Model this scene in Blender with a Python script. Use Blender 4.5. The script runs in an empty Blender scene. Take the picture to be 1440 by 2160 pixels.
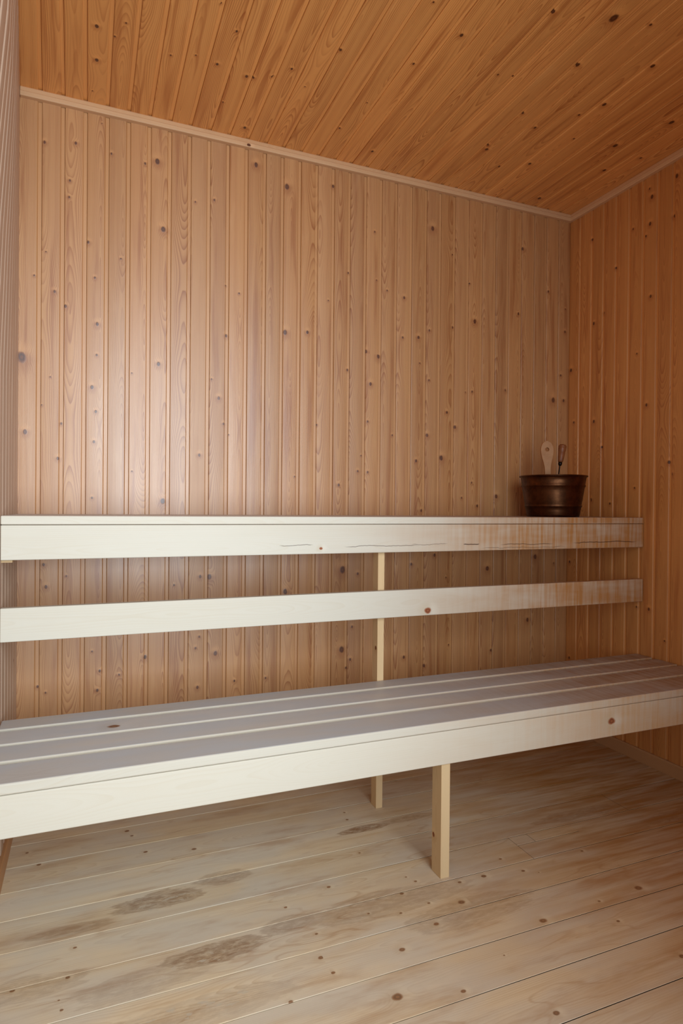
import bpy, bmesh, math, random
from mathutils import Vector, Matrix

# ---------------------------------------------------------------- camera, light, exposure
sc = bpy.context.scene
col = sc.collection
F_PX = 1314.64
CAM = Vector((-2.3805, -2.6413, 1.1629))
cam_data = bpy.data.cameras.new('camera')
cam_data.sensor_fit = 'HORIZONTAL'
cam_data.sensor_width = 24.0
cam_data.lens = F_PX / 1440 * 24.0
cam_data.clip_start = 0.02
cam = bpy.data.objects.new('camera', cam_data)
col.objects.link(cam)
_R = Vector((0.9265, -0.3761, 0.0088)).normalized()
_F = Vector((0.3762, 0.9265, -0.0062)).normalized()
_U = _R.cross(_F).normalized()
_R = _F.cross(_U).normalized()
cam.matrix_world = Matrix(((_R.x, _U.x, -_F.x, CAM.x), (_R.y, _U.y, -_F.y, CAM.y), (_R.z, _U.z, -_F.z, CAM.z), (0, 0, 0, 1)))
sc.camera = cam

sc.view_settings.view_transform = 'Standard'
sc.view_settings.look = 'None'
sc.view_settings.gamma = 1.0
sc.view_settings.use_curve_mapping = False
sc.view_settings.exposure = 0.0

world = bpy.data.worlds.new('world')
sc.world = world
world.use_nodes = True
world.node_tree.nodes['Background'].inputs[0].default_value = (0.75, 0.85, 1.0, 1)
world.node_tree.nodes['Background'].inputs[1].default_value = 0.3

# room sizes (metres); the back wall is y = 0, the right wall x = 0
XL = -2.629          # left wall
YF = -3.05           # wall behind the camera
ZC = 2.735           # ceiling
P = 0.0799           # panel pitch
OFF = 0.0825
OX0, OX1, OZ0, OZ1 = -2.58, -1.10, 0.0, 2.50     # open doorway behind the camera

def area(name, loc, rot, sx, sy, power, colr):
    l = bpy.data.lights.new(name, 'AREA')
    l.shape = 'RECTANGLE'; l.size = sx; l.size_y = sy
    l.energy = power; l.color = colr
    o = bpy.data.objects.new(name, l); col.objects.link(o)
    o.location = loc; o.rotation_euler = rot
    return o
lamp = area('doorway_daylight', ((OX0 + OX1) / 2, YF - 0.10, 1.49), (math.radians(86), 0, math.radians(11)),
     OX1 - OX0, 1.96, 38, (0.78, 0.91, 1.0))
lamp.data.spread = math.radians(106)

# ---------------------------------------------------------------- shader expression helper
class S:
    def __init__(s, nt, sock): s.nt = nt; s.k = sock
    def _m(s, op, *a, clamp=False):
        n = s.nt.nodes.new('ShaderNodeMath'); n.operation = op; n.use_clamp = clamp
        for i, v in enumerate((s,) + a):
            if isinstance(v, S): s.nt.links.new(v.k, n.inputs[i])
            else: n.inputs[i].default_value = v
        return S(s.nt, n.outputs[0])
    def __add__(s, o): return s._m('ADD', o)
    __radd__ = __add__
    def __mul__(s, o): return s._m('MULTIPLY', o)
    __rmul__ = __mul__
    def __sub__(s, o): return s._m('SUBTRACT', o)
    def __rsub__(s, o): return (s * -1.0) + o
    def __truediv__(s, o): return s._m('DIVIDE', o)
    def __pow__(s, o): return s._m('POWER', o)
    def f(s, op, *a): return s._m(op, *a)
    def step(s, lo, hi, a=0.0, b=1.0):
        n = s.nt.nodes.new('ShaderNodeMapRange'); n.interpolation_type = 'SMOOTHSTEP'
        s.nt.links.new(s.k, n.inputs[0])
        for i, v in zip((1, 2, 3, 4), (lo, hi, a, b)):
            n.inputs[i].default_value = v
        return S(s.nt, n.outputs[0])

def comb(nt, x, y, z):
    n = nt.nodes.new('ShaderNodeCombineXYZ')
    for i, v in enumerate((x, y, z)):
        if isinstance(v, S): nt.links.new(v.k, n.inputs[i])
        else: n.inputs[i].default_value = v
    return S(nt, n.outputs[0])
def sep(nt, s):
    n = nt.nodes.new('ShaderNodeSeparateXYZ'); nt.links.new(s.k, n.inputs[0])
    return [S(nt, n.outputs[i]) for i in range(3)]
def noise(nt, vec, scale=1.0, detail=2.0, rough=0.5):
    n = nt.nodes.new('ShaderNodeTexNoise'); nt.links.new(vec.k, n.inputs['Vector'])
    n.inputs['Scale'].default_value = scale; n.inputs['Detail'].default_value = detail
    n.inputs['Roughness'].default_value = rough
    return S(nt, n.outputs[0])
def mixc(nt, f, a, b, mode='MIX'):
    n = nt.nodes.new('ShaderNodeMix'); n.data_type = 'RGBA'; n.blend_type = mode
    if isinstance(f, S): nt.links.new(f.k, n.inputs[0])
    else: n.inputs[0].default_value = f
    for i, v in ((6, a), (7, b)):
        if isinstance(v, S): nt.links.new(v.k, n.inputs[i])
        else: n.inputs[i].default_value = (*v, 1)
    return S(nt, n.outputs[2])
def attr(nt, name):
    n = nt.nodes.new('ShaderNodeAttribute'); n.attribute_name = name
    return S(nt, n.outputs['Vector'])
def lin(r, g, b):
    f = lambda c: ((c / 255 + 0.055) / 1.055) ** 2.4 if c > 10 else c / 3294.6
    return (f(r), f(g), f(b))

def wood(name, light, dark, knotc, rough=0.45, amp=0.5, ring=0.0045, tint=0.12, blot=0.2, spec=0.5,
         fibre=0.08, stains=None, stainc=None, extra=None, bump=0.15, halo=0.35, rvar=0.0, greyc=None, mott=0.0, stain_shade=None, streak=0.0, coat=0.0, kmix=1.0):
    m = bpy.data.materials.new(name); m.use_nodes = True
    nt = m.node_tree; bs = nt.nodes['Principled BSDF']
    uvn = nt.nodes.new('ShaderNodeUVMap'); uvn.uv_map = 'UVMap'
    uv = S(nt, uvn.outputs[0])
    u, v, _ = sep(nt, uv)
    b1, b2, b3 = sep(nt, attr(nt, 'board'))
    ku, kv, kr = sep(nt, attr(nt, 'knot'))
    vc, kd_, tg = sep(nt, attr(nt, 'boardc'))
    du = (u - ku) * 0.72
    dv = v - kv
    wob = noise(nt, comb(nt, u * 60.0, v * 60.0, b1 * 9.0), 1.0, 1.0)
    dist = (du * du + dv * dv).f('SQRT')
    kd = dist / kr + (wob - 0.5) * 0.5
    # growth rings cut lengthwise
    h = (noise(nt, comb(nt, u * 1.1, b1 * 57.0, b2 * 31.0), 1.0, 2.0, 0.45) - 0.5) * 0.19 + (b3 - 0.5) * 0.05
    w = noise(nt, comb(nt, u * 3.0, v * 22.0, b1 * 77.0), 1.0, 2.0) - 0.5
    vv = (v - vc) + (b2 - 0.5) * 0.07
    infl = (kd * kd * -0.16).f('EXPONENT') * kr * 1.6
    r = (vv * vv + h * h).f('SQRT') + w * 0.008 + infl
    rr = r / ring
    saw = rr.f('FRACT')
    line = (saw ** 2.2) * saw.step(1.0, 0.9)
    wide = noise(nt, comb(nt, r * 60.0, b1 * 13.0, 3.0), 1.0, 1.0)
    line = line * wide.step(0.3, 0.7, 0.25, 1.0)
    fib = noise(nt, comb(nt, u * 5.0, v * 420.0, b2 * 40.0), 1.0, 3.0, 0.6)
    blo = noise(nt, comb(nt, u * 2.2, v * 16.0, b3 * 20.0), 1.0, 2.0)
    c = mixc(nt, line * amp + (fib - 0.5) * fibre * 2.0 + (blo - 0.5) * blot * 2.0, light, dark)
    if streak:
        st_ = noise(nt, comb(nt, u * 1.6, v * 34.0 + w * 1.0, b3 * 44.0), 1.0, 2.0, 0.5).step(0.52, 0.72)
        c = mixc(nt, st_ * streak, c, tuple(x * 1.02 for x in dark))
        pl_ = noise(nt, comb(nt, u * 5.0, v * 26.0, b1 * 33.0), 1.0, 2.0, 0.5).step(0.6, 0.78)
        c = mixc(nt, pl_ * 0.3, c, (light[0] * 1.1, light[1] * 1.2, light[2] * 1.4))
    # board to board tone
    val = (b1 - 0.5) * tint * 2.0 + 1.0
    c = mixc(nt, 1.0, c, comb(nt, val, val * ((b2 - 0.5) * tint * 0.35 + 1.0), val * ((b2 - 0.5) * tint * 0.9 + 1.0)), 'MULTIPLY')
    if greyc is not None:
        gm = noise(nt, comb(nt, u * 3.5, v * 9.0, b1 * 5.0), 1.0, 3.0).step(0.32, 0.68)
        c = mixc(nt, gm * mott, c, greyc)
    if stainc is not None:
        sm = None
        wn = noise(nt, comb(nt, u * 8.0, v * 34.0, 1.0), 1.0, 5.0, 0.65)
        for (su, sv, ru, rv, st) in stains:
            a = (u - su) / ru; b = (v - sv) / rv
            d = (a * a + b * b).f('SQRT') + (wn - 0.5) * 1.5
            e = d.step(1.15, 0.7, 0.0, st)
            rim = d.step(1.2, 1.05) * d.step(0.85, 1.02) * (st * 0.5)
            e = e * noise(nt, comb(nt, u * 30.0, v * 90.0, su * 5.0), 1.0, 4.0, 0.7).step(0.3, 0.62, 0.35, 1.0)
            e = e + rim
            sm = e if sm is None else sm.f('MAXIMUM', e)
        # faint tide marks all over
        tn = noise(nt, comb(nt, u * 2.4, v * 11.0, 7.0), 1.0, 2.0, 0.5)
        tide = (tn - 0.5).f('ABSOLUTE').step(0.018, 0.0) * noise(nt, comb(nt, u * 2.0, v * 5.0, 17.0), 1.0, 2.0).step(0.48, 0.62)
        tan_ = noise(nt, comb(nt, u * 2.6, v * 12.0, 27.0), 1.0, 4.0, 0.65).step(0.5, 0.72)
        c = mixc(nt, (tide * 0.28 + tan_ * 0.4)._m('MINIMUM', 0.8), c, stainc[1])
        c = mixc(nt, sm._m('MINIMUM', 0.95), c, stainc[0])
        pm = noise(nt, comb(nt, u * 22.0, v * 60.0, 2.0), 1.0, 4.0, 0.6).step(0.56, 0.6)
        pk = None
        for (su, sv, ru, rv) in stainc[3]:
            a = (u - su) / ru; b = (v - sv) / rv
            e = (a * a + b * b).f('SQRT').step(1.1, 0.6)
            pk = e if pk is None else pk.f('MAXIMUM', e)
        c = mixc(nt, pm * pk * 0.75, c, stainc[2])
    if stain_shade:          # water staining and drip streaks, plus warm dim light at the right painted in
        u0, u1, wc, st, vz = stain_shade
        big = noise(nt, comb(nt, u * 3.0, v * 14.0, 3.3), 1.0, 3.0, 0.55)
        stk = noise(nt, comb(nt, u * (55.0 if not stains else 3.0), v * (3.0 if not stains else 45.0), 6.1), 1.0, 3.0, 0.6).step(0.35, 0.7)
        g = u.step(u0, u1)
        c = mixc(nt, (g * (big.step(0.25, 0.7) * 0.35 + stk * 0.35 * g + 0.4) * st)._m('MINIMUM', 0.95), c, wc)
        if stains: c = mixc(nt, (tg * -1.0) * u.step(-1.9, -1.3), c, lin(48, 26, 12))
    # long cracks: (u0, u1, v, thickness)
    if extra:
        cm = None
        cw = noise(nt, comb(nt, u * 9.0, 0.0, 4.0), 1.0, 3.0, 0.6)
        for (u0, u1, v0, th) in extra:
            d = (v - v0 - (cw - 0.5) * 0.022).f('ABSOLUTE') / th
            tp = ((u - u0) / (u1 - u0) * math.pi).f('SINE').f('MAXIMUM', 0.0).f('MINIMUM', 1.0)
            inn = u.step(u0 - 0.001, u0 + 0.001) * u.step(u1 + 0.001, u1 - 0.001)
            e = d.step(1.0, 0.4) * (tp * 3.0).f('MINIMUM', 1.0) * inn 
            cm = e if cm is None else cm.f('MAXIMUM', e)
        c = mixc(nt, cm * 0.85, c, lin(60, 28, 12))
    # knots: pale ring of grain round a dark core
    ksw = kr.step(0.0005, 0.0012)
    hal = kd.step(4.2, 1.1) * ksw
    up = ((u - ku) / kr * 0.3).step(-0.2, 0.8)
    c = mixc(nt, hal * halo * up, c, tuple(min(1, x * 1.22) for x in light))
    c = mixc(nt, tg * 0.55, c, tuple(min(1, x * 1.14) for x in light))
    c = mixc(nt, hal * halo * (1.0 - up) * 0.8, c, dark)
    core = kd.step(1.25, 0.75) * ksw * kmix
    kin = (kd * 9.0).f('SINE') * 0.25 + 0.3
    kcol = mixc(nt, kin * kd_ + b2 * 0.25, knotc, (knotc[0] * 2.6 + .07, knotc[1] * 2.4 + .028, knotc[2] * 2.0 + .008))
    c = mixc(nt, core, c, kcol)
    bs.inputs['Roughness'].default_value = rough
    if rvar:
        rv_ = (blo - 0.5) * rvar + (b2 - 0.5) * rvar + rough
        nt.links.new(rv_.k, bs.inputs['Roughness'])
    bs.inputs['Specular IOR Level'].default_value = spec
    bs.inputs['Coat Weight'].default_value = coat; bs.inputs['Coat Roughness'].default_value = 0.36
    nt.links.new(c.k, bs.inputs['Base Color'])
    bp = nt.nodes.new('ShaderNodeBump'); bp.inputs['Strength'].default_value = bump
    bp.inputs['Distance'].default_value = 0.002
    hh = fib * 0.5 - line * 0.25 + blo * 1.2 - core * 0.5
    nt.links.new(hh.k, bp.inputs['Height']); nt.links.new(bp.outputs[0], bs.inputs['Normal'])
    return m

PINE_L = lin(194, 140, 88); PINE_D = lin(150, 86, 38)
M = {}
KN = lin(66, 32, 14)
M['wall_right'] = wood('bounce_lit_wall_pine', lin(212, 145, 80), lin(166, 90, 38), KN, streak=.5, rough=0.45, amp=0.95, tint=0.07, rvar=0.1, bump=0.3, spec=0.7, halo=0.6)  # same pine as the back wall, warm bounce light painted into its colour
M['wall'] = wood('varnished_wall_pine', PINE_L, PINE_D, KN, streak=.6, rough=0.46, amp=1.1, tint=0.07, rvar=0.1, bump=0.3, spec=1.0, halo=0.6, coat=.16)
M['wall_left'] = wood('grazing_lit_wall_pine', lin(196, 166, 142), lin(172, 132, 102), KN, rough=0.45, amp=0.4, tint=0.05, bump=0.1, spec=0.6)  # paler, cooler copy: grazing sheen put into the wall colour
M['ceil'] = wood('varnished_ceiling_pine', lin(236, 168, 96), lin(172, 94, 38), KN, streak=.55, rough=0.42, tint=0.08, amp=1.0, halo=.5, ring=0.0052, rvar=0.1, bump=0.2)
M['cornice'] = wood('cornice_pine', lin(226, 182, 138), lin(200, 146, 100), KN, rough=0.5, amp=0.35)
BL, BD = lin(212, 203, 186), lin(194, 172, 136)
M['bench'] = wood('raw_bench_wood', BL, BD, lin(110, 62, 40), rough=0.62, amp=0.22, ring=0.006, tint=0.04, blot=0.12, spec=0.3, bump=0.1)
M['deck'] = wood('worn_sheen_deck_wood', lin(206, 202, 196), lin(176, 166, 152), lin(90, 62, 45), rough=0.42, amp=0.25, ring=0.005,
                 tint=0.06, blot=0.25, spec=0.35, bump=0.1, greyc=lin(192, 200, 208), mott=0.6, stain_shade=(-2.0, -.2, lin(160, 122, 88), .9, .4))  # grey tops: wear plus cool grazing sheen put into the colour
M['fascia_crack'] = wood('raw_bench_wood_cracked', BL, BD, lin(110, 62, 40), rough=0.62, amp=0.25, ring=0.006, tint=0.04, blot=0.16,
                         spec=0.3, bump=0.1, extra=[(-1.75, -1.62, 1.028, .0012), (-1.50, -1.18, 1.020, .0013), (-1.22, -1.05, 1.024, .001), (-0.98, -0.90, 1.022, .0026),
                         (-0.80, -0.52, 1.018, .0016), (-0.42, -0.04, 1.022, .0022), (-0.9, -0.45, 1.004, .001)],
                         stain_shade=(-1.7, -.5, lin(178, 118, 56), 1.0, .98))
M['front'] = wood('raw_front_board_wood', BL, BD, lin(110, 62, 40), rough=0.62, amp=0.22, ring=0.006, tint=0.04, blot=0.12, spec=0.3, bump=0.1,
                 stain_shade=(-1.9, -.1, lin(200, 146, 88), .9, .4))
M['rail'] = wood('raw_rail_wood', BL, BD, lin(110, 62, 40), rough=0.62, amp=0.22, ring=0.006, tint=0.04, blot=0.12, spec=0.3, bump=0.1,
                 stain_shade=(-1.5, -.4, lin(180, 120, 60), 1.0, .8))
M['post'] = wood('post_wood', lin(216, 184, 140), lin(176, 126, 78), lin(96, 50, 28), rough=0.6, amp=0.45, ring=0.0035, tint=0.05, spec=0.3, bump=0.1)
M['skirt'] = wood('skirting_pine', lin(196, 146, 100), lin(160, 106, 64), KN, rough=0.5, amp=0.35)

# floor stains: u = x along boards, v = distance from the back wall
ST = [(-2.17, 0.745, .12, .038, .6), (-2.42, .79, .10, .02, .35), (-1.98, .70, .08, .03, .4), (-2.06, 1.02, .12, .035, .65), (-1.86, .985, .07, .03, .4),
      (-2.25, 1.06, .15, .04, .25), (-1.45, .585, .10, .018, .8), (-1.27, .575, .10, .02, .5), (-2.14, 1.20, .2, .04, .25),
      (-1.55, 1.0, .25, .05, .35), (-0.62, .78, .2, .03, .5), (-0.2, .93, .22, .04, .55), (-2.5, .98, .12, .04, .3), (-1.35, 1.12, .2, .05, .35)]
PK = [(-2.17, .76, .17, .03), (-2.08, 1.035, .14, .025), (-2.16, 1.19, .22, .03), (-1.95, .8, .12, .03)]
M['floor'] = wood('bare_floor_pine', lin(238, 216, 180), lin(200, 164, 118), lin(104, 70, 44), rough=0.55, amp=0.65, ring=0.0055, tint=0.06,
                  blot=0.2, spec=0.2, bump=0.12, stains=ST, stainc=(lin(126, 80, 36), lin(172, 118, 64), lin(214, 200, 176), PK),
                  halo=0.28, kmix=0.85, streak=.35, greyc=lin(222, 214, 198), mott=0.6, stain_shade=(-2.1, -.3, lin(180, 122, 60), 1.0, .4))  # browner to the right: wear, with the fading daylight painted in

def simple(name, c, rough, metal=0.0, nscale=30.0, namp=0.3, c2=None):
    m = bpy.data.materials.new(name); m.use_nodes = True
    nt = m.node_tree; bs = nt.nodes['Principled BSDF']
    tc = nt.nodes.new('ShaderNodeTexCoord'); o = S(nt, tc.outputs['Object'])
    n = noise(nt, o, nscale, 4.0, 0.65)
    cc = mixc(nt, n.step(0.5 - namp, 0.5 + namp), c, c2 or tuple(x * 0.55 for x in c))
    nt.links.new(cc.k, bs.inputs['Base Color'])
    rg = (n - 0.5) * 0.35 + rough
    nt.links.new(rg.k, bs.inputs['Roughness'])
    bs.inputs['Metallic'].default_value = metal
    return m
M['copper'] = simple('tarnished_copper', lin(104, 66, 42), 0.38, 1.0, 22.0, 0.25, lin(64, 38, 24))
M['dark_metal'] = simple('dark_metal', lin(44, 32, 28), 0.4, 0.8)
M['ladle_wood'] = simple('pale_ladle_wood', lin(190, 140, 94), 0.55, 0.0, 14.0, 0.3, lin(164, 112, 68))
M['grip_wood'] = simple('brown_grip_wood', lin(150, 88, 46), 0.5, 0.0, 25.0, 0.3, lin(112, 58, 28))
M['socket'] = simple('dark_gap', lin(40, 22, 12), 0.8)
M['plaster'] = simple('outer_frame_pine', lin(200, 152, 104), 0.5, 0, 8.0)

# ---------------------------------------------------------------- mesh helper with per-face wood attributes
class MB:
    def __init__(s):
        s.v = []; s.f = []; s.uv = []; s.board = []; s.knot = []; s.bc = []; s.mi = []
    def quad(s, pts, uvs, board=(.5, .5, .5), knot=(0, 0, 0), bc=(0, 1, 0), mi=0):
        i = len(s.v); s.v += [tuple(p) for p in pts]
        s.f.append(tuple(range(i, i + len(pts)))); s.uv += list(uvs)
        s.board.append(board); s.knot.append(knot); s.bc.append(bc); s.mi.append(mi)
    def build(s, name, mats, parent=None, merge=True, bevel=0, smooth=False):
        me = bpy.data.meshes.new(name)
        me.from_pydata(s.v, [], s.f)
        ul = me.uv_layers.new(name='UVMap')
        for i, q in enumerate(s.uv): ul.data[i].uv = q
        for nm, data in (('board', s.board), ('knot', s.knot), ('boardc', s.bc)):
            a = me.attributes.new(nm, 'FLOAT_VECTOR', 'FACE')
            for i, q in enumerate(data): a.data[i].vector = q
        for m in (mats if isinstance(mats, (list, tuple)) else [mats]): me.materials.append(m)
        for i, p in enumerate(me.polygons): p.material_index = s.mi[i]
        if merge or bevel:
            bm = bmesh.new(); bm.from_mesh(me)
            bmesh.ops.remove_doubles(bm, verts=bm.verts, dist=0.00005)
            bmesh.ops.recalc_face_normals(bm, faces=bm.faces) if bevel else None
            bm.to_mesh(me); bm.free()
        o = bpy.data.objects.new(name, me); col.objects.link(o)
        if bevel:
            md = o.modifiers.new('bevel', 'BEVEL'); md.width = bevel; md.segments = 3; md.limit_method = 'ANGLE'
            md.harden_normals = False
        if smooth:
            for p in me.polygons: p.use_smooth = True
        if parent: o.parent = parent
        return o

rnd = random.Random(5)
def rboard(): return (rnd.random(), rnd.random(), rnd.random())

def segments(u0, u1, knots):
    """split a board lengthwise so that each piece carries its nearest knot"""
    ks = sorted([k for k in knots if u0 <= k[0] <= u1])
    if not ks: return [(u0, u1, (0, -9, 1e-6, 1))]
    out = []; a = u0
    for i, k in enumerate(ks):
        b = u1 if i == len(ks) - 1 else (k[0] + ks[i + 1][0]) / 2
        # keep pieces short around the knot
        out.append((a, b, k)); a = b
    return out

def box(mb, lo, hi, ax, knots=(), seed=None, top_mi=None, uvo=0.0):
    """a plank: ax = grain direction index; uv v runs over the cross directions"""
    lo = list(lo); hi = list(hi)
    br = seed or rboard()
    oth = [i for i in range(3) if i != ax]
    a, b = oth
    def pt(u, p, q):
        r = [0, 0, 0]; r[ax] = u; r[a] = p; r[b] = q; return r
    faces = [((a, b), (lo[a], lo[b]), (lo[a], hi[b])), ((a, b), (lo[a], hi[b]), (hi[a], hi[b])),
             ((a, b), (hi[a], hi[b]), (hi[a], lo[b])), ((a, b), (hi[a], lo[b]), (lo[a], lo[b]))]
    cx = (lo[a] + hi[a]) / 2; cz = (lo[b] + hi[b]) / 2
    for n, (_, p, q) in enumerate(faces):
        hor = abs(q[0] - p[0]) > 1e-9          # runs along axis a
        fl = 'top' if (hor and b == 2 and p[1] == hi[b]) else 'side'
        kk = [k for k in knots if k[3] == n]
        vcen = cx if hor else cz
        for (u0, u1, k) in segments(lo[ax], hi[ax], [(k[0], k[1], k[2], 1) for k in kk]):
            v0 = p[0] if hor else p[1]; v1 = q[0] if hor else q[1]
            if not hor: pass
            mb.quad([pt(u0, *p), pt(u1, *p), pt(u1, *q), pt(u0, *q)],
                    [(u0 + uvo, v0), (u1 + uvo, v0), (u1 + uvo, v1), (u0 + uvo, v1)], br,
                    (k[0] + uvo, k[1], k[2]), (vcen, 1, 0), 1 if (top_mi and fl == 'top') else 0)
    for e in (lo[ax], hi[ax]):
        ps = [pt(e, lo[a], lo[b]), pt(e, hi[a], lo[b]), pt(e, hi[a], hi[b]), pt(e, lo[a], hi[b])]
        mb.quad(ps, [(p_[a] * 0.2 + e, p_[b]) for p_ in ps], br, (0, -9, 1e-6), (cz, 1, 0))

def struct(o):
    o['kind'] = 'structure'; return o

# ---------------------------------------------------------------- camera-ray unprojection of measured marks
def ray(px, py): return _F + _R * ((px - 720) / F_PX) - _U * ((py - 1080) / F_PX)
def hit(px, py, axis, val):
    d = ray(px, py); t = (val - CAM[axis]) / d[axis]
    return CAM + d * t

# knots seen in the boards, as bearings from the doorway, set on the surface they belong to
def knots(txt, axis, val, uvf):
    out = []
    for t in txt.split(';'):
        px, py, r = map(float, t.split())
        p = hit(px, py, axis, val); d = (p - CAM).dot(_F)
        u, v = uvf(p)
        out.append((u, v, r * d / F_PX * 0.62, 1))
    return out
K_BACK = knots("94 300 4;160 302 4;147.5 381 3;146 416 3;215 260 1.5;235 324 3;306 345 3;332 341 7;344 484 6.5;186 511 4;97 531 2;255 546 2.5;200 586 3;72 581 2.5;115 615 4;138 646 4;205 684 5;477 708 4;601 701 6.5;648 701 4;504 619 2.5;476 602 2;540 348 6;605 394 7;703 392 4;692 634 2;412 426 2.5;452 422 3;790 489 2.5;852 628 3.5;794 591 2;816 613 2.5;954 537 2;912 482 6;990 598 2;1001 678 5.5;1093 662 3.5;882 712 4;849 712 3;955 690 3;1156 615 3;1102 525 4;1191 700 3;905 697 3;735 575 2.5;1192 652 2;46 754 13;334 768 5;204 749 3;194 817 5;106 795 2;88 854 2;202 868 3.5;53 911 6;129 893 3;198 932 3.5;122 967 4;194 1050 3;420 960 4;343 1057 7;446 800 2.5;461 840 4.5;471 894 3;482 917 1.8;667 896 2.5;621 1005 2;714 1023 3.5;278 787 2;278 994 2;92 1191 4;97 1238 4.5;140 1215 2.5;422 1216 4;441 1217 7;601 1248 7;367 1234 2.5;420 1343 3;412 1367 3;454 1378 6;306 1386 5;210 1415 3.5;251 1423 3;194 1374 2.5;494 1436 3;560 1430 3;205 1456 4;416 1450 4;79 1449 3.5;96 1461 2.5;733 780 3;771 742 5;798 751 6;781 810 4.5;885 766 2;904 802 2.5;942 870 3.5;827 918 2.5;900 918 4.5;877 972 3.5;930 966 6.5;959 901 4;982 827 2;995 826 2.5;1066 823 3.5;1166 844 6.5;1188 845 4;1182 792 3;973 1050 2.5;888 1077 3.5;1006 1067 3.5;1046 1047 5;775 996 3;754 994 3;775 889 3;761 961 2;994 1018 2.5;754 1210 3.5;867 1190 3.5;916 1171 4;1027 1199 6;1128 1174 6;1168 1188 3;940 1218 2;1112 1307 5;1036 1372 3.5;851 1386 4;894 1404 4;738 1391 3.5;742 1322 3;946 1360 2;722 1202 9;720 1370 8;730 1409 3;800 1421 2", 1, 0, lambda p: (p.z, p.x))
K_RIGHT = knots("1252 682 4;1274 659 3.5;1372 625 4;1371 472 4.5;1362 498 3;1335 483 3;1375 415 5;1370 398 3;1427 371 5.5;1421 455 4;1298 565 3;1204 781 4.5;1363 854 4;1252 889 4;1268 943 3.5;1338 1029 2.5;1246 1054 4;1286 1062 3;1210 891 3;1416 1000 4;1410 975 4;1343 746 2.5;1368 1285 4;1342 1280 2.5;1401 1352 2.5;1201 1185 3;1200 1387 3;1248 505 3", 0, 0, lambda p: (p.z, -p.y))
K_CEIL = knots("204 55 6;204 126 6;266 48 3;242 77 3;360 116 3;413 116 2.5;458 135 4.5;499 66 4;466 9 3;520 161 5;534 164 4;574 162 4;615 145 4;643 182 2;516 269 5;718 105 4.5;470 215 2.5;195 191 2;973 74 6;872 134 3.5;1166 25 6;914 4 3;1294 38 12;1218 137 6;1050 157 3;1376 139 6;1274 220 6;1221 242 3.5;1128 269 4;1026 315 5;1029 306 3.5;1102 239 4;1117 345 4.5;1297 307 7;1351 333 4;1416 258 7;1372 52 4;1210 295 3;1137 418 5;785 319 4;1052 353 4;1274 359 5;774 216 1.8;1081 163 3;716 270 3", 2, ZC, lambda p: (-p.y, p.x))
K_FLOOR = knots("268 1753 6;278 1763 4;307 1797 5;409 1791 6;82 1824 5;57 1799 4;158 1999 5;26 2090 6;143 2062 6;129 2131 5;124 2110 3;726 1714 3;732 1729 4;693 1871 5;602 1914 4;667 1970 4;677 2020 8;920 1949 7;848 2003 8;702 2052 6;876 1859 4;856 1850 3;904 1905 4;845 1926 3.5;847 1885 5;777 1927 3;838 2103 15;613 2113 6;758 1799 3;1020 1848 7;969 1861 5;1055 1812 4;1145 1942 10;1346 1873 10;1263 1901 4;1227 1795 4;977 2091 7;973 1903 9;1173 2137 9;1438 2017 8;1063 2015 2.5;1303 1943 5;1103 1837 5;1136 1840 2", 2, 0, lambda p: (p.x, -p.y))
K_LEFT = [(.9, .2, .004, 1), (1.15, .36, .004, 1), (1.9, .13, .004, 1), (2.3, .28, .005, 1), (.6, .1, .004, 1)]
# ---------------------------------------------------------------- panelled surfaces
PROF = [(0.0, -.0075), (.0007, -.0075), (.0009, -.0035), (.0016, -.0012), (.0034, 0.0), ('e', -.0034, 0.0), ('e', -.0014, -.0011),
        ('e', 0, -.0034), ('e', .0002, -.0048), ('t', 0, -.0048)]
TON = 0.0125
def panels(name, mat, starts, vend, u0, u1, place, knots, warp=None):
    """tongue-and-groove boards; starts = v of each board's dark joint; place(u, v, h) -> point"""
    mb = MB()
    for i, s0 in enumerate(starts):
        s1 = starts[i + 1] if i + 1 < len(starts) else vend
        e = s1 - TON
        pr = []
        for q in PROF:
            if q[0] == 'e': pr.append((e + q[1], q[2]))
            elif q[0] == 't': pr.append((s1, q[2]))
            else: pr.append((s0 + q[0], q[1]))
        pr = [q for q in pr if q[0] <= s1 + 1e-6]
        br = rboard(); vc = (s0 + e) / 2
        # each board is slightly crowned and not quite in plane with its neighbours
        f0, f1 = s0 + .0034, e - .0034; tl = (rnd.random() - .5) * .0009
        fi = pr.index((f0, 0.0))
        def hh(t): return .0008 * (1 - (2 * t - 1) ** 2) + tl * (2 * t - 1)
        if f1 > f0 + .01:
            pr = pr[:fi] + [(f0 + (f1 - f0) * t / 6, hh(t / 6)) for t in range(7)] + [q for q in pr[fi + 1:] if q[0] > f1 + 1e-5]
        kk = [k for k in knots if s0 <= k[1] < s1]
        cuts = segments(u0, u1, kk)
        for (a, b, k) in cuts:
            n = max(1, int((b - a) / (0.35 if warp else 9)))
            for w in range(n):
                a1 = a + (b - a) * w / n; b1 = a + (b - a) * (w + 1) / n
                for (v0, h0), (v1, h1) in zip(pr[:-1], pr[1:]):
                    mb.quad([place(a1, v0, h0), place(b1, v0, h0), place(b1, v1, h1), place(a1, v1, h1)],
                            [(a1, v0), (b1, v0), (b1, v1), (a1, v1)], br, (k[0], k[1], k[2]), (vc, 1, 1 if (h0 < -.004 and h1 < -.004 and v1 - v0 > .004) else 0))
    return struct(mb.build(name, mat, merge=False))

XJ = lambda k: -(31 - k) * P - OFF + .0065          # joint positions on back wall and ceiling
bstarts = [XL - .03] + [XJ(k) for k in range(0, 32)]
panels('wall_back', M['wall'], bstarts, 0.012, 0.0, ZC + .03, lambda u, v, h: (v, -h, u), K_BACK)
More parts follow.
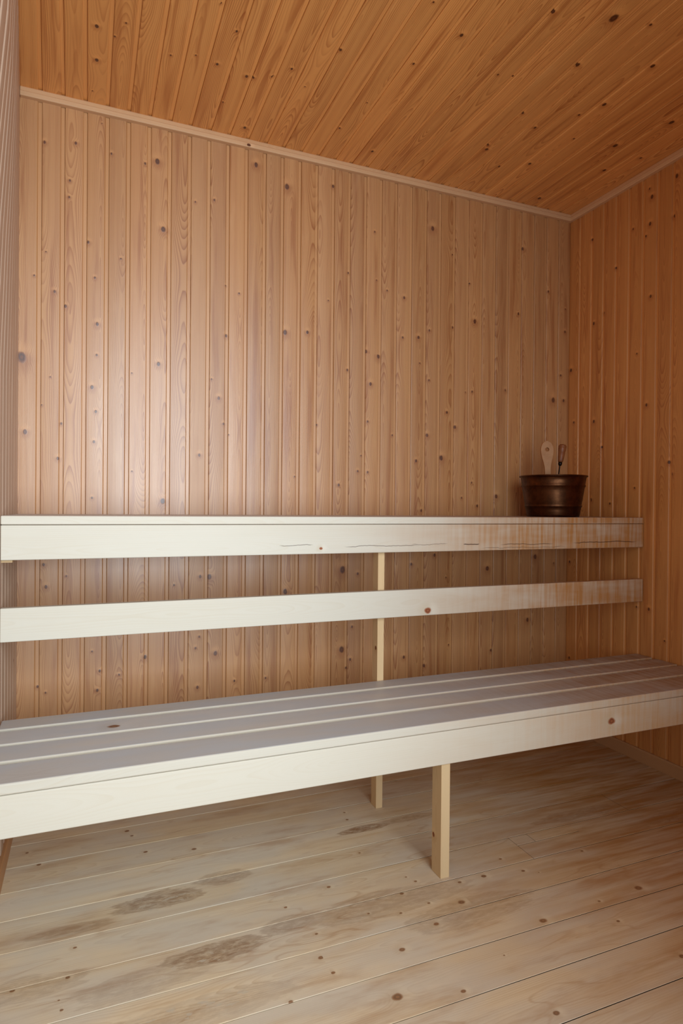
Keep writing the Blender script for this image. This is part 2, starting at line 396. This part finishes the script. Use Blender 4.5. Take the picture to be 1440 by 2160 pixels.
# right wall: v = -y
rst = [-.012] + [.0759 + .0797 * j + .0065 for j in range(-1 + 1, 39)]
rst = [r for r in rst if r < -YF]
panels('wall_right', M['wall_right'], rst, -YF + .01, 0.0, ZC + .03, lambda u, v, h: (-h, -v, u), K_RIGHT)
def sm(x): x = max(0, min(1, x)); return x * x * (3 - 2 * x)
def lean(y, z):          # the old left wall leans in a little at the top, away from the corner
    return .084 * max(0.0, min(-y, 0.9)) * sm((z - 1.5) / (ZC - 1.5))
lst = [-.01] + [.0465 + .0797 * j for j in range(0, 39)]
lst = [r for r in lst if r < -YF]
panels('wall_left', M['wall_left'], lst, -YF + .01, 0.0, ZC + .03, lambda u, v, h: (XL + h + lean(-v, u), -v, u), K_LEFT, warp=True)
# ceiling: u = -y, v = x
def cx(v, y):            # first three boards taper to follow the leaning wall
    t = max(0.0, min(-y, 1.2))
    d = v - XL
    return v + .084 * min(t, 0.9) * max(0.0, 1 - d / .21)
panels('ceiling', M['ceil'], bstarts, 0.012, -.012, -YF + .01, lambda u, v, h: (cx(v, -u), -u, ZC - h), K_CEIL, warp=True)

# floor boards: u = x, v = -y
fs = [-.012, .123] + [.2645 + .1408 * k for k in range(0, 21)]
fs = [q for q in fs if q < -YF]
mb = MB()
for i, s0 in enumerate(fs):
    s1 = fs[i + 1] if i + 1 < len(fs) else -YF + .01
    prof = [(s0, -.007), (s0 + .0007, -.007), (s0 + .0009, -.0012), (s0 + .0022, 0), (s1 - .0022, 0), (s1 - .0007, -.0012), (s1 - .0005, -.007), (s1, -.007)]
    G = .0012
    if i == 5: runs = [(XL - .01, -.43 - G, s0, s1), (-.43, .01, s0, s1)]
    elif i == 6: runs = [(XL - .01, -.997 - G, s0, s1), (-.997, -.73, .8815, s1), (-.997, -.92 - G, s0, .8815), (-.92, -.73, s0, .8815), (-.73, .01, s0, s1)]
    else: runs = [(XL - .01, .01, s0, s1)]
    mb.quad([(XL, -s0, -.0065), (0, -s0, -.0065), (0, -s1, -.0065), (XL, -s1, -.0065)], [(XL, s0), (0, s0), (0, s1), (XL, s1)], rboard(), (0, -9, 1e-6), (s0, 1, -1))
    br0 = rboard()
    for ri, (c0, c1, q0, q1) in enumerate(runs):
        br = br0 if ri == 0 else rboard()
        prof = [(q0, -.007), (q0 + .0010, -.007), (q0 + .0011, -.0009), (q0 + .0020, 0), (q1 - .0020, 0), (q1 - .0011, -.0009), (q1 - .0010, -.007), (q1, -.007)]
        kk = [k for k in K_FLOOR if q0 <= k[1] < q1 and c0 <= k[0] <= c1]
        for (a, b, k) in segments(c0, c1, kk):
            for (v0, h0), (v1, h1) in zip(prof[:-1], prof[1:]):
                mb.quad([(a, -v0, h0), (b, -v0, h0), (b, -v1, h1), (a, -v1, h1)], [(a, v0), (b, v0), (b, v1), (a, v1)],
                        br, (k[0], k[1], k[2]), ((s0 + s1) / 2, 1, -1 if abs(h1 - h0) > .004 else 0))
struct(mb.build('floor', M['floor'], merge=False))

# slabs behind the panelling keep daylight out of the joints
def slab(name, lo, hi):
    mb = MB(); box(mb, lo, hi, 0)
    return struct(mb.build(name, M['socket']))
slab('wall_back_framing', (XL - .2, .0085, -.05), (.2, .1, ZC + .2))
slab('wall_right_framing', (.0085, YF - .1, -.05), (.1, .0084, ZC + .2))
slab('wall_left_framing', (XL - .12, YF - .1, -.05), (XL - .0085, .0084, ZC + .2))
slab('ceiling_framing', (XL - .12, YF - .1, ZC + .0085), (.1, .1, ZC + .1))
slab('floor_framing', (XL - .12, YF - .1, -.1), (.1, .1, -.0075))

# wall behind the camera with the doorway
mb = MB()
for (x0, x1, z0, z1) in ((XL, OX0, 0, ZC), (OX1, 0, 0, ZC), (OX0, OX1, OZ1, ZC)):
    n = max(1, round((x1 - x0) / P))
    for i in range(n):
        a = x0 + (x1 - x0) * i / n; b = x0 + (x1 - x0) * (i + 1) / n
        br = rboard()
        mb.quad([(a + .002, YF, z0), (a + .002, YF, z1), (b - .01, YF, z1), (b - .01, YF, z0)], [(z0, a), (z1, a), (z1, b), (z0, b)], br, (0, -9, 1e-6), ((a + b) / 2, 1, 0))
        mb.quad([(b - .01, YF - .004, z0), (b - .01, YF - .004, z1), (b + .002, YF - .004, z1), (b + .002, YF - .004, z0)], [(z0, a), (z1, a), (z1, b), (z0, b)], br, (0, -9, 1e-6), ((a + b) / 2, 1, 0))
struct(mb.build('wall_front', M['wall'], merge=False))
mb = MB()
for lo, hi, ax in (((OX0 - .04, YF - .02, 0), (OX0 + .0, YF + .018, OZ1 + .04), 2), ((OX1, YF - .02, 0), (OX1 + .04, YF + .018, OZ1 + .04), 2),
               ((OX0, YF - .02, OZ1), (OX1, YF + .018, OZ1 + .04), 0)):
    box(mb, lo, hi, ax)
struct(mb.build('door_1', M['cornice'], bevel=.002))

# cornices and skirting
def sweep(name, mat, prof, a, b, fn, parts=None):
    mb = MB(); br = rboard(); v = 0
    for (p, q) in zip(prof, prof[1:] + prof[:1]):
        l = math.hypot(q[0] - p[0], q[1] - p[1])
        for (u0, u1, k) in segments(a, b, [x for x in (parts or []) if v <= x[1] < v + l]):
            mb.quad([fn(u0, *p), fn(u1, *p), fn(u1, *q), fn(u0, *q)], [(u0, v), (u1, v), (u1, v + l), (u0, v + l)], br, (k[0], k[1], k[2]), (.03, 1, 0))
        v += l
    for e in (a, b):
        ps = [fn(e, *p) for p in prof]
        mb.quad(ps, [(p[0], p[1]) for p in prof], br)
    o = mb.build(name, mat, bevel=.0008)
    return struct(o)
CP = [(-.002, ZC - .0375), (.018, ZC - .0375), (.0205, ZC - .035), (.0205, ZC - .021), (.0175, ZC - .0185), (.0155, ZC - .004), (.012, ZC + .001), (-.002, ZC + .001)]
sweep('trim_1', M['cornice'], CP, XL + .003, -.001, lambda u, d, z: (u, -d, z), parts=[(-1.757, .029, .006, 1)])
sweep('trim_2', M['cornice'], CP, -YF - .002, .016, lambda u, d, z: (-d, -u, z))
BP = [(-.002, 0.0), (.0115, 0.0), (.0115, .054), (.008, .0595), (-.002, .0595)]
sweep('baseboard_right', M['skirt'], BP, -YF - .002, .0, lambda u, d, z: (-d, -u, z))
sweep('baseboard_left', M['skirt'], BP, -YF - .002, .0, lambda u, d, z: (XL + d, -u, z))
sweep('baseboard_back', M['skirt'], BP, XL + .012, -.012, lambda u, d, z: (u, -d, z))

# ---------------------------------------------------------------- benches
def thing(name, label, cat, loc=(0, 0, 0), group=None):
    o = bpy.data.objects.new(name, None); col.objects.link(o)
    o.location = loc; o['label'] = label; o['category'] = cat
    o.empty_display_size = .1
    if group: o['group'] = group
    return o
def part(name, lo, hi, ax, mat, parent, knots=(), bevel=.002, label=None, top=None):
    """a plank given in room coordinates, stored relative to its thing"""
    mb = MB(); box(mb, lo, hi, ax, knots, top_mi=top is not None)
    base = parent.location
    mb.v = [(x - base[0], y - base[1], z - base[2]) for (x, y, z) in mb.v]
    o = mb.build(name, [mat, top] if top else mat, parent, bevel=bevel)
    if label: o['label'] = label
    return o

X0, X1 = XL + .0016, -.003
ub = thing('upper_bench', 'upper pale wooden bench with cracked front board and backrest rail, under the copper bucket', 'bench', (XL / 2, -.25, 0))
F1 = -.499
for i in range(4):
    y1 = F1 + i * .1235
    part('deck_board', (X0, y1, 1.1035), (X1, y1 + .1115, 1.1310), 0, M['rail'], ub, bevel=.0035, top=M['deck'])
part('front_board', (X0, F1 + .0015, .9945), (X1, F1 + .027, 1.1020), 0, M['fascia_crack'], ub,
     knots=[(hit(677, 1157, 1, F1).x, hit(677, 1157, 1, F1).z, .005, 3 if 0 else 0)], bevel=.003, label='cracked front board with brown stain and painted shade at the right')
q = hit(902, 1288, 1, F1)
part('backrest_rail', (X0, F1, .7440), (X1 - .002, F1 + .026, .8480), 0, M['rail'], ub, knots=[(q.x, q.z, .011, 0)], bevel=.0025)
part('leg', (-1.3425, -.4660, 0.0), (-1.3150, -.4200, 1.1020), 2, M['post'], ub, knots=[(.62, -.45, .006, 0)], bevel=.0015)
for x in (X0 + .0, X1 - .045):
    part('bearer', (x, -.465, 1.045), (x + .045, -.012, 1.1030), 1, M['post'], ub, bevel=.001)
part('bearer', (X0 - .002, -.4985 + .03, .985), (X0 + .03, -.30, 1.04), 1, M['post'], ub, bevel=.001)
part('bearer', (-1.314, -.465, 1.045), (-1.275, -.012, 1.1030), 1, M['post'], ub, bevel=.001)

lb = thing('lower_bench', 'lower wide pale wooden bench of four worn boards with deep front board, in the foreground', 'bench', (XL / 2, -.7, 0))
F2 = -.966
X0, X1 = XL + .004, -.004
q = hit(240, 1532, 2, .497)
for (y0, y1) in ((-.966, -.8365), (-.817, -.7015), (-.6865, -.5755), (-.5560, -.4670)):
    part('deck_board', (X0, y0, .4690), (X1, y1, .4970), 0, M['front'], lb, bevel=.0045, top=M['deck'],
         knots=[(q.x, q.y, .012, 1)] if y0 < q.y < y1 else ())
q = hit(1290, 1521, 1, F2)
part('front_board', (X0, F2 + .001, .3635), (X1, F2 + .027, .4680), 0, M['front'], lb, knots=[(q.x, q.z, .011, 0)], bevel=.003)
part('back_board', (X0, -.4930, .3635), (X1, -.4670, .4680), 0, M['bench'], lb, bevel=.003)
for x in (X0, X1 - .045, -1.3165):
    part('bearer', (x, -.9385, .39), (x + .045 if x > -1.4 else x + .045, -.4932, .4685), 1, M['post'], lb, bevel=.001)
# front leg, notched at the top behind the front board
mb = MB()
br = rboard()
poly = [(-.9545, 0), (-.9545, .3630), (-.9385, .3630), (-.9385, .4680), (-.8995, .4680), (-.8995, 0)]
lx0, lx1 = -1.3490, -1.3175
kq = hit(914, 1760, 0, lx0)
for x in (lx0, lx1):
    for sub in ([(-.9545, 0), (-.9545, .363), (-.8995, .363), (-.8995, 0)], [(-.9385, .363), (-.9385, .468), (-.8995, .468), (-.8995, .363)]):
        mb.quad([(x, y, z) for y, z in sub], [(z, y) for y, z in sub], br, (kq.z, kq.y, .006) if x == lx0 else (0, -9, 1e-6), (-.92, 1, 0))
for p, q in zip(poly, poly[1:] + poly[:1]):
    mb.quad([(lx0, *p), (lx0, *q), (lx1, *q), (lx1, *p)], [(p[1], lx0), (q[1], lx0), (q[1], lx1), (p[1], lx1)], br, (0, -9, 1e-6), (lx0 - .02, 1, 0))
b_ = lb.location
mb.v = [(x - b_[0], y - b_[1], z - b_[2]) for x, y, z in mb.v]
mb.build('leg', M['post'], lb, bevel=.0012)

# ---------------------------------------------------------------- bucket and ladles
def lathe(name, prof, mat, parent=None, n=64, loc=(0, 0, 0), rot=None, label=None):
    bm = bmesh.new(); rings = []
    for r, z in prof:
        if r < 1e-5: rings.append([bm.verts.new((0, 0, z))])
        else: rings.append([bm.verts.new((r * math.cos(2 * math.pi * i / n), r * math.sin(2 * math.pi * i / n), z)) for i in range(n)])
    for a, b in zip(rings[:-1], rings[1:]):
        for i in range(n):
            j = (i + 1) % n
            if len(a) == 1 and len(b) == 1: continue
            if len(a) == 1: bm.faces.new((a[0], b[i], b[j]))
            elif len(b) == 1: bm.faces.new((a[i], b[0], a[j]))
            else: bm.faces.new((a[i], b[i], b[j], a[j]))
    bmesh.ops.recalc_face_normals(bm, faces=bm.faces)
    me = bpy.data.meshes.new(name); bm.to_mesh(me); bm.free()
    for p in me.polygons: p.use_smooth = True
    me.materials.append(mat)
    o = bpy.data.objects.new(name, me); col.objects.link(o)
    o.location = loc
    if rot: o.rotation_euler = rot
    if parent: o.parent = parent
    if label: o['label'] = label
    return o

BX, BY, BZ = -.331, -.268, 1.1310
bk = thing('water_bucket', 'tarnished copper bucket standing on the upper bench in the right corner', 'bucket', (BX, BY, BZ))
H = .192
def rad(z): return .119 + (.150 - .119) * (z / H) ** 0.95
pr = [(0, .010), (.105, .010), (.112, .004), (.116, 0), (.119, .003)]
for z in (.01, .03, .044): pr.append((rad(z), z))
pr += [(rad(.047) + .0028, .048), (rad(.05) + .0032, .051), (rad(.054), .055), (rad(.058), .058)]
for z in (.08, .10, .12, .138): pr.append((rad(z), z))
pr += [(rad(.142) + .0028, .143), (rad(.146) + .0032, .147), (rad(.150), .151)]
pr += [(rad(.17), .17), (rad(H - .008), H - .008), (rad(H) + .002, H - .005), (rad(H) + .006, H - .0035), (rad(H) + .0065, H), (rad(H) + .003, H + .002), (rad(H) - .001, H),
       (rad(.15) - .002, .15), (rad(.05) - .002, .05), (rad(.014) - .002, .014), (0, .014)]
lathe('bucket_body', pr, M['copper'], bk, 96)
# swinging bail folded down against the rim, seen only from other sides
def tube(name, pts, r, mat, parent, res=8):
    cu = bpy.data.curves.new(name, 'CURVE'); cu.dimensions = '3D'; cu.bevel_depth = r; cu.bevel_resolution = 3; cu.use_fill_caps = True
    sp = cu.splines.new('POLY'); sp.points.add(len(pts) - 1)
    for p, q in zip(sp.points, pts): p.co = (*q, 1)
    tmp = bpy.data.objects.new(name, cu)
    col.objects.link(tmp)
    dg = bpy.context.evaluated_depsgraph_get()
    me = bpy.data.meshes.new_from_object(tmp.evaluated_get(dg))
    bpy.data.objects.remove(tmp)
    for p in me.polygons: p.use_smooth = True
    me.materials.clear(); me.materials.append(mat)
    o = bpy.data.objects.new(name, me); col.objects.link(o)
    if parent: o.parent = parent
    return o

FR = Vector((.9265, -.3761, 0)).normalized()       # direction that faces the doorway
FF = Vector((.3761, .9265, 0)).normalized()
# flat wooden ladle, its handle a paddle with a hanging hole
def ladle_frame(loc, up, side):
    up = up.normalized(); side = (side - up * side.dot(up)).normalized(); nn = up.cross(side)
    return Matrix(((side.x, nn.x, up.x, loc[0]), (side.y, nn.y, up.y, loc[1]), (side.z, nn.z, up.z, loc[2]), (0, 0, 0, 1)))
l1 = thing('wooden_ladle', 'pale flat-handled wooden ladle with a hanging hole, standing in the copper bucket', 'ladle')
p1 = Vector((BX, BY, 0)) - FR * .027 - FF * .02
l1.matrix_world = ladle_frame((p1.x, p1.y, BZ + .030), FR * -.02 + FF * .05 + Vector((0, 0, 1)), FR)
L = .332
outl = []
for i in range(41):
    t = i / 40; z = .02 + (L - .02) * t
    if t < .55: w = .0145
    elif t < .85: w = .0145 + (.0305 - .0145) * sm((t - .55) / .30)
    else: w = .0305 * math.sqrt(max(0.0, 1 - ((t - .85) / .15) ** 2)) if t > .85 else .0305
    outl.append((w, z))
bm = bmesh.new()
hz, hr = L - .043, .0085; NH = 24
left = [(-w, z) for w, z in outl]; right = [(w, z) for w, z in outl[::-1][1:]]
loop = left + right
hole = [(hr * math.cos(2 * math.pi * i / NH), hz + hr * math.sin(2 * math.pi * i / NH)) for i in range(NH)]
T = .008
sides = []
for yy in (-T, T):
    vo = [bm.verts.new((x, yy, z)) for x, z in loop]; vh = [bm.verts.new((x, yy, z)) for x, z in hole]
    eo = [bm.edges.new((vo[i], vo[(i + 1) % len(vo)])) for i in range(len(vo))]
    eh = [bm.edges.new((vh[i], vh[(i + 1) % NH])) for i in range(NH)]
    bmesh.ops.triangle_fill(bm, edges=eo + eh, use_beauty=True)
    sides.append((vo, vh))
for a, b in ((sides[0][0], sides[1][0]), (sides[0][1], sides[1][1])):
    for i in range(len(a)):
        j = (i + 1) % len(a); bm.faces.new((a[i], a[j], b[j], b[i]))
bmesh.ops.recalc_face_normals(bm, faces=bm.faces)
me = bpy.data.meshes.new('handle'); bm.to_mesh(me); bm.free(); me.materials.append(M['ladle_wood'])
o = bpy.data.objects.new('handle', me); col.objects.link(o); o.parent = l1
md = o.modifiers.new('bevel', 'BEVEL'); md.width = .0025; md.segments = 2; md.limit_method = 'ANGLE'
lathe('bowl', [(0, -.012), (.02, -.01), (.034, 0), (.040, .018), (.041, .030), (.038, .030), (.036, .018), (.02, -.004), (0, -.006)], M['ladle_wood'], l1, 32, (0, -.034, .0))
# turned grip on a metal rod
l2 = thing('metal_ladle', 'ladle with brown turned wooden grip on a dark metal stem, leaning in the copper bucket', 'ladle')
p2a = Vector((BX, BY, 0)) + FR * .012 + FF * .02
l2.matrix_world = ladle_frame((p2a.x, p2a.y, BZ + .034), FR * .160 + FF * .10 + Vector((0, 0, 1)), FR)
lathe('grip', [(0, .232), (.008, .232), (.0115, .236), (.0135, .245), (.0150, .262), (.0160, .282), (.0155, .284), (.0170, .287), (.0178, .300), (.0185, .306), (.0170, .3075), (.0190, .310), (.0185, .313), (.014, .319), (0, .321)], M['grip_wood'], l2, 32)
lathe('ferrule', [(0, .215), (.004, .215), (.0075, .219), (.0095, .226), (.0085, .233), (0, .234)], M['dark_metal'], l2, 24)
tube('stem', [(0, 0, .0), (0, 0, .12), (0, 0, .22)], .0032, M['dark_metal'], l2)
lathe('cup', [(0, -.010), (.022, -.008), (.034, .004), (.038, .018), (.0365, .018), (.032, .006), (.020, -.005), (0, -.007)], M['dark_metal'], l2, 32, (.0, .036, .006))
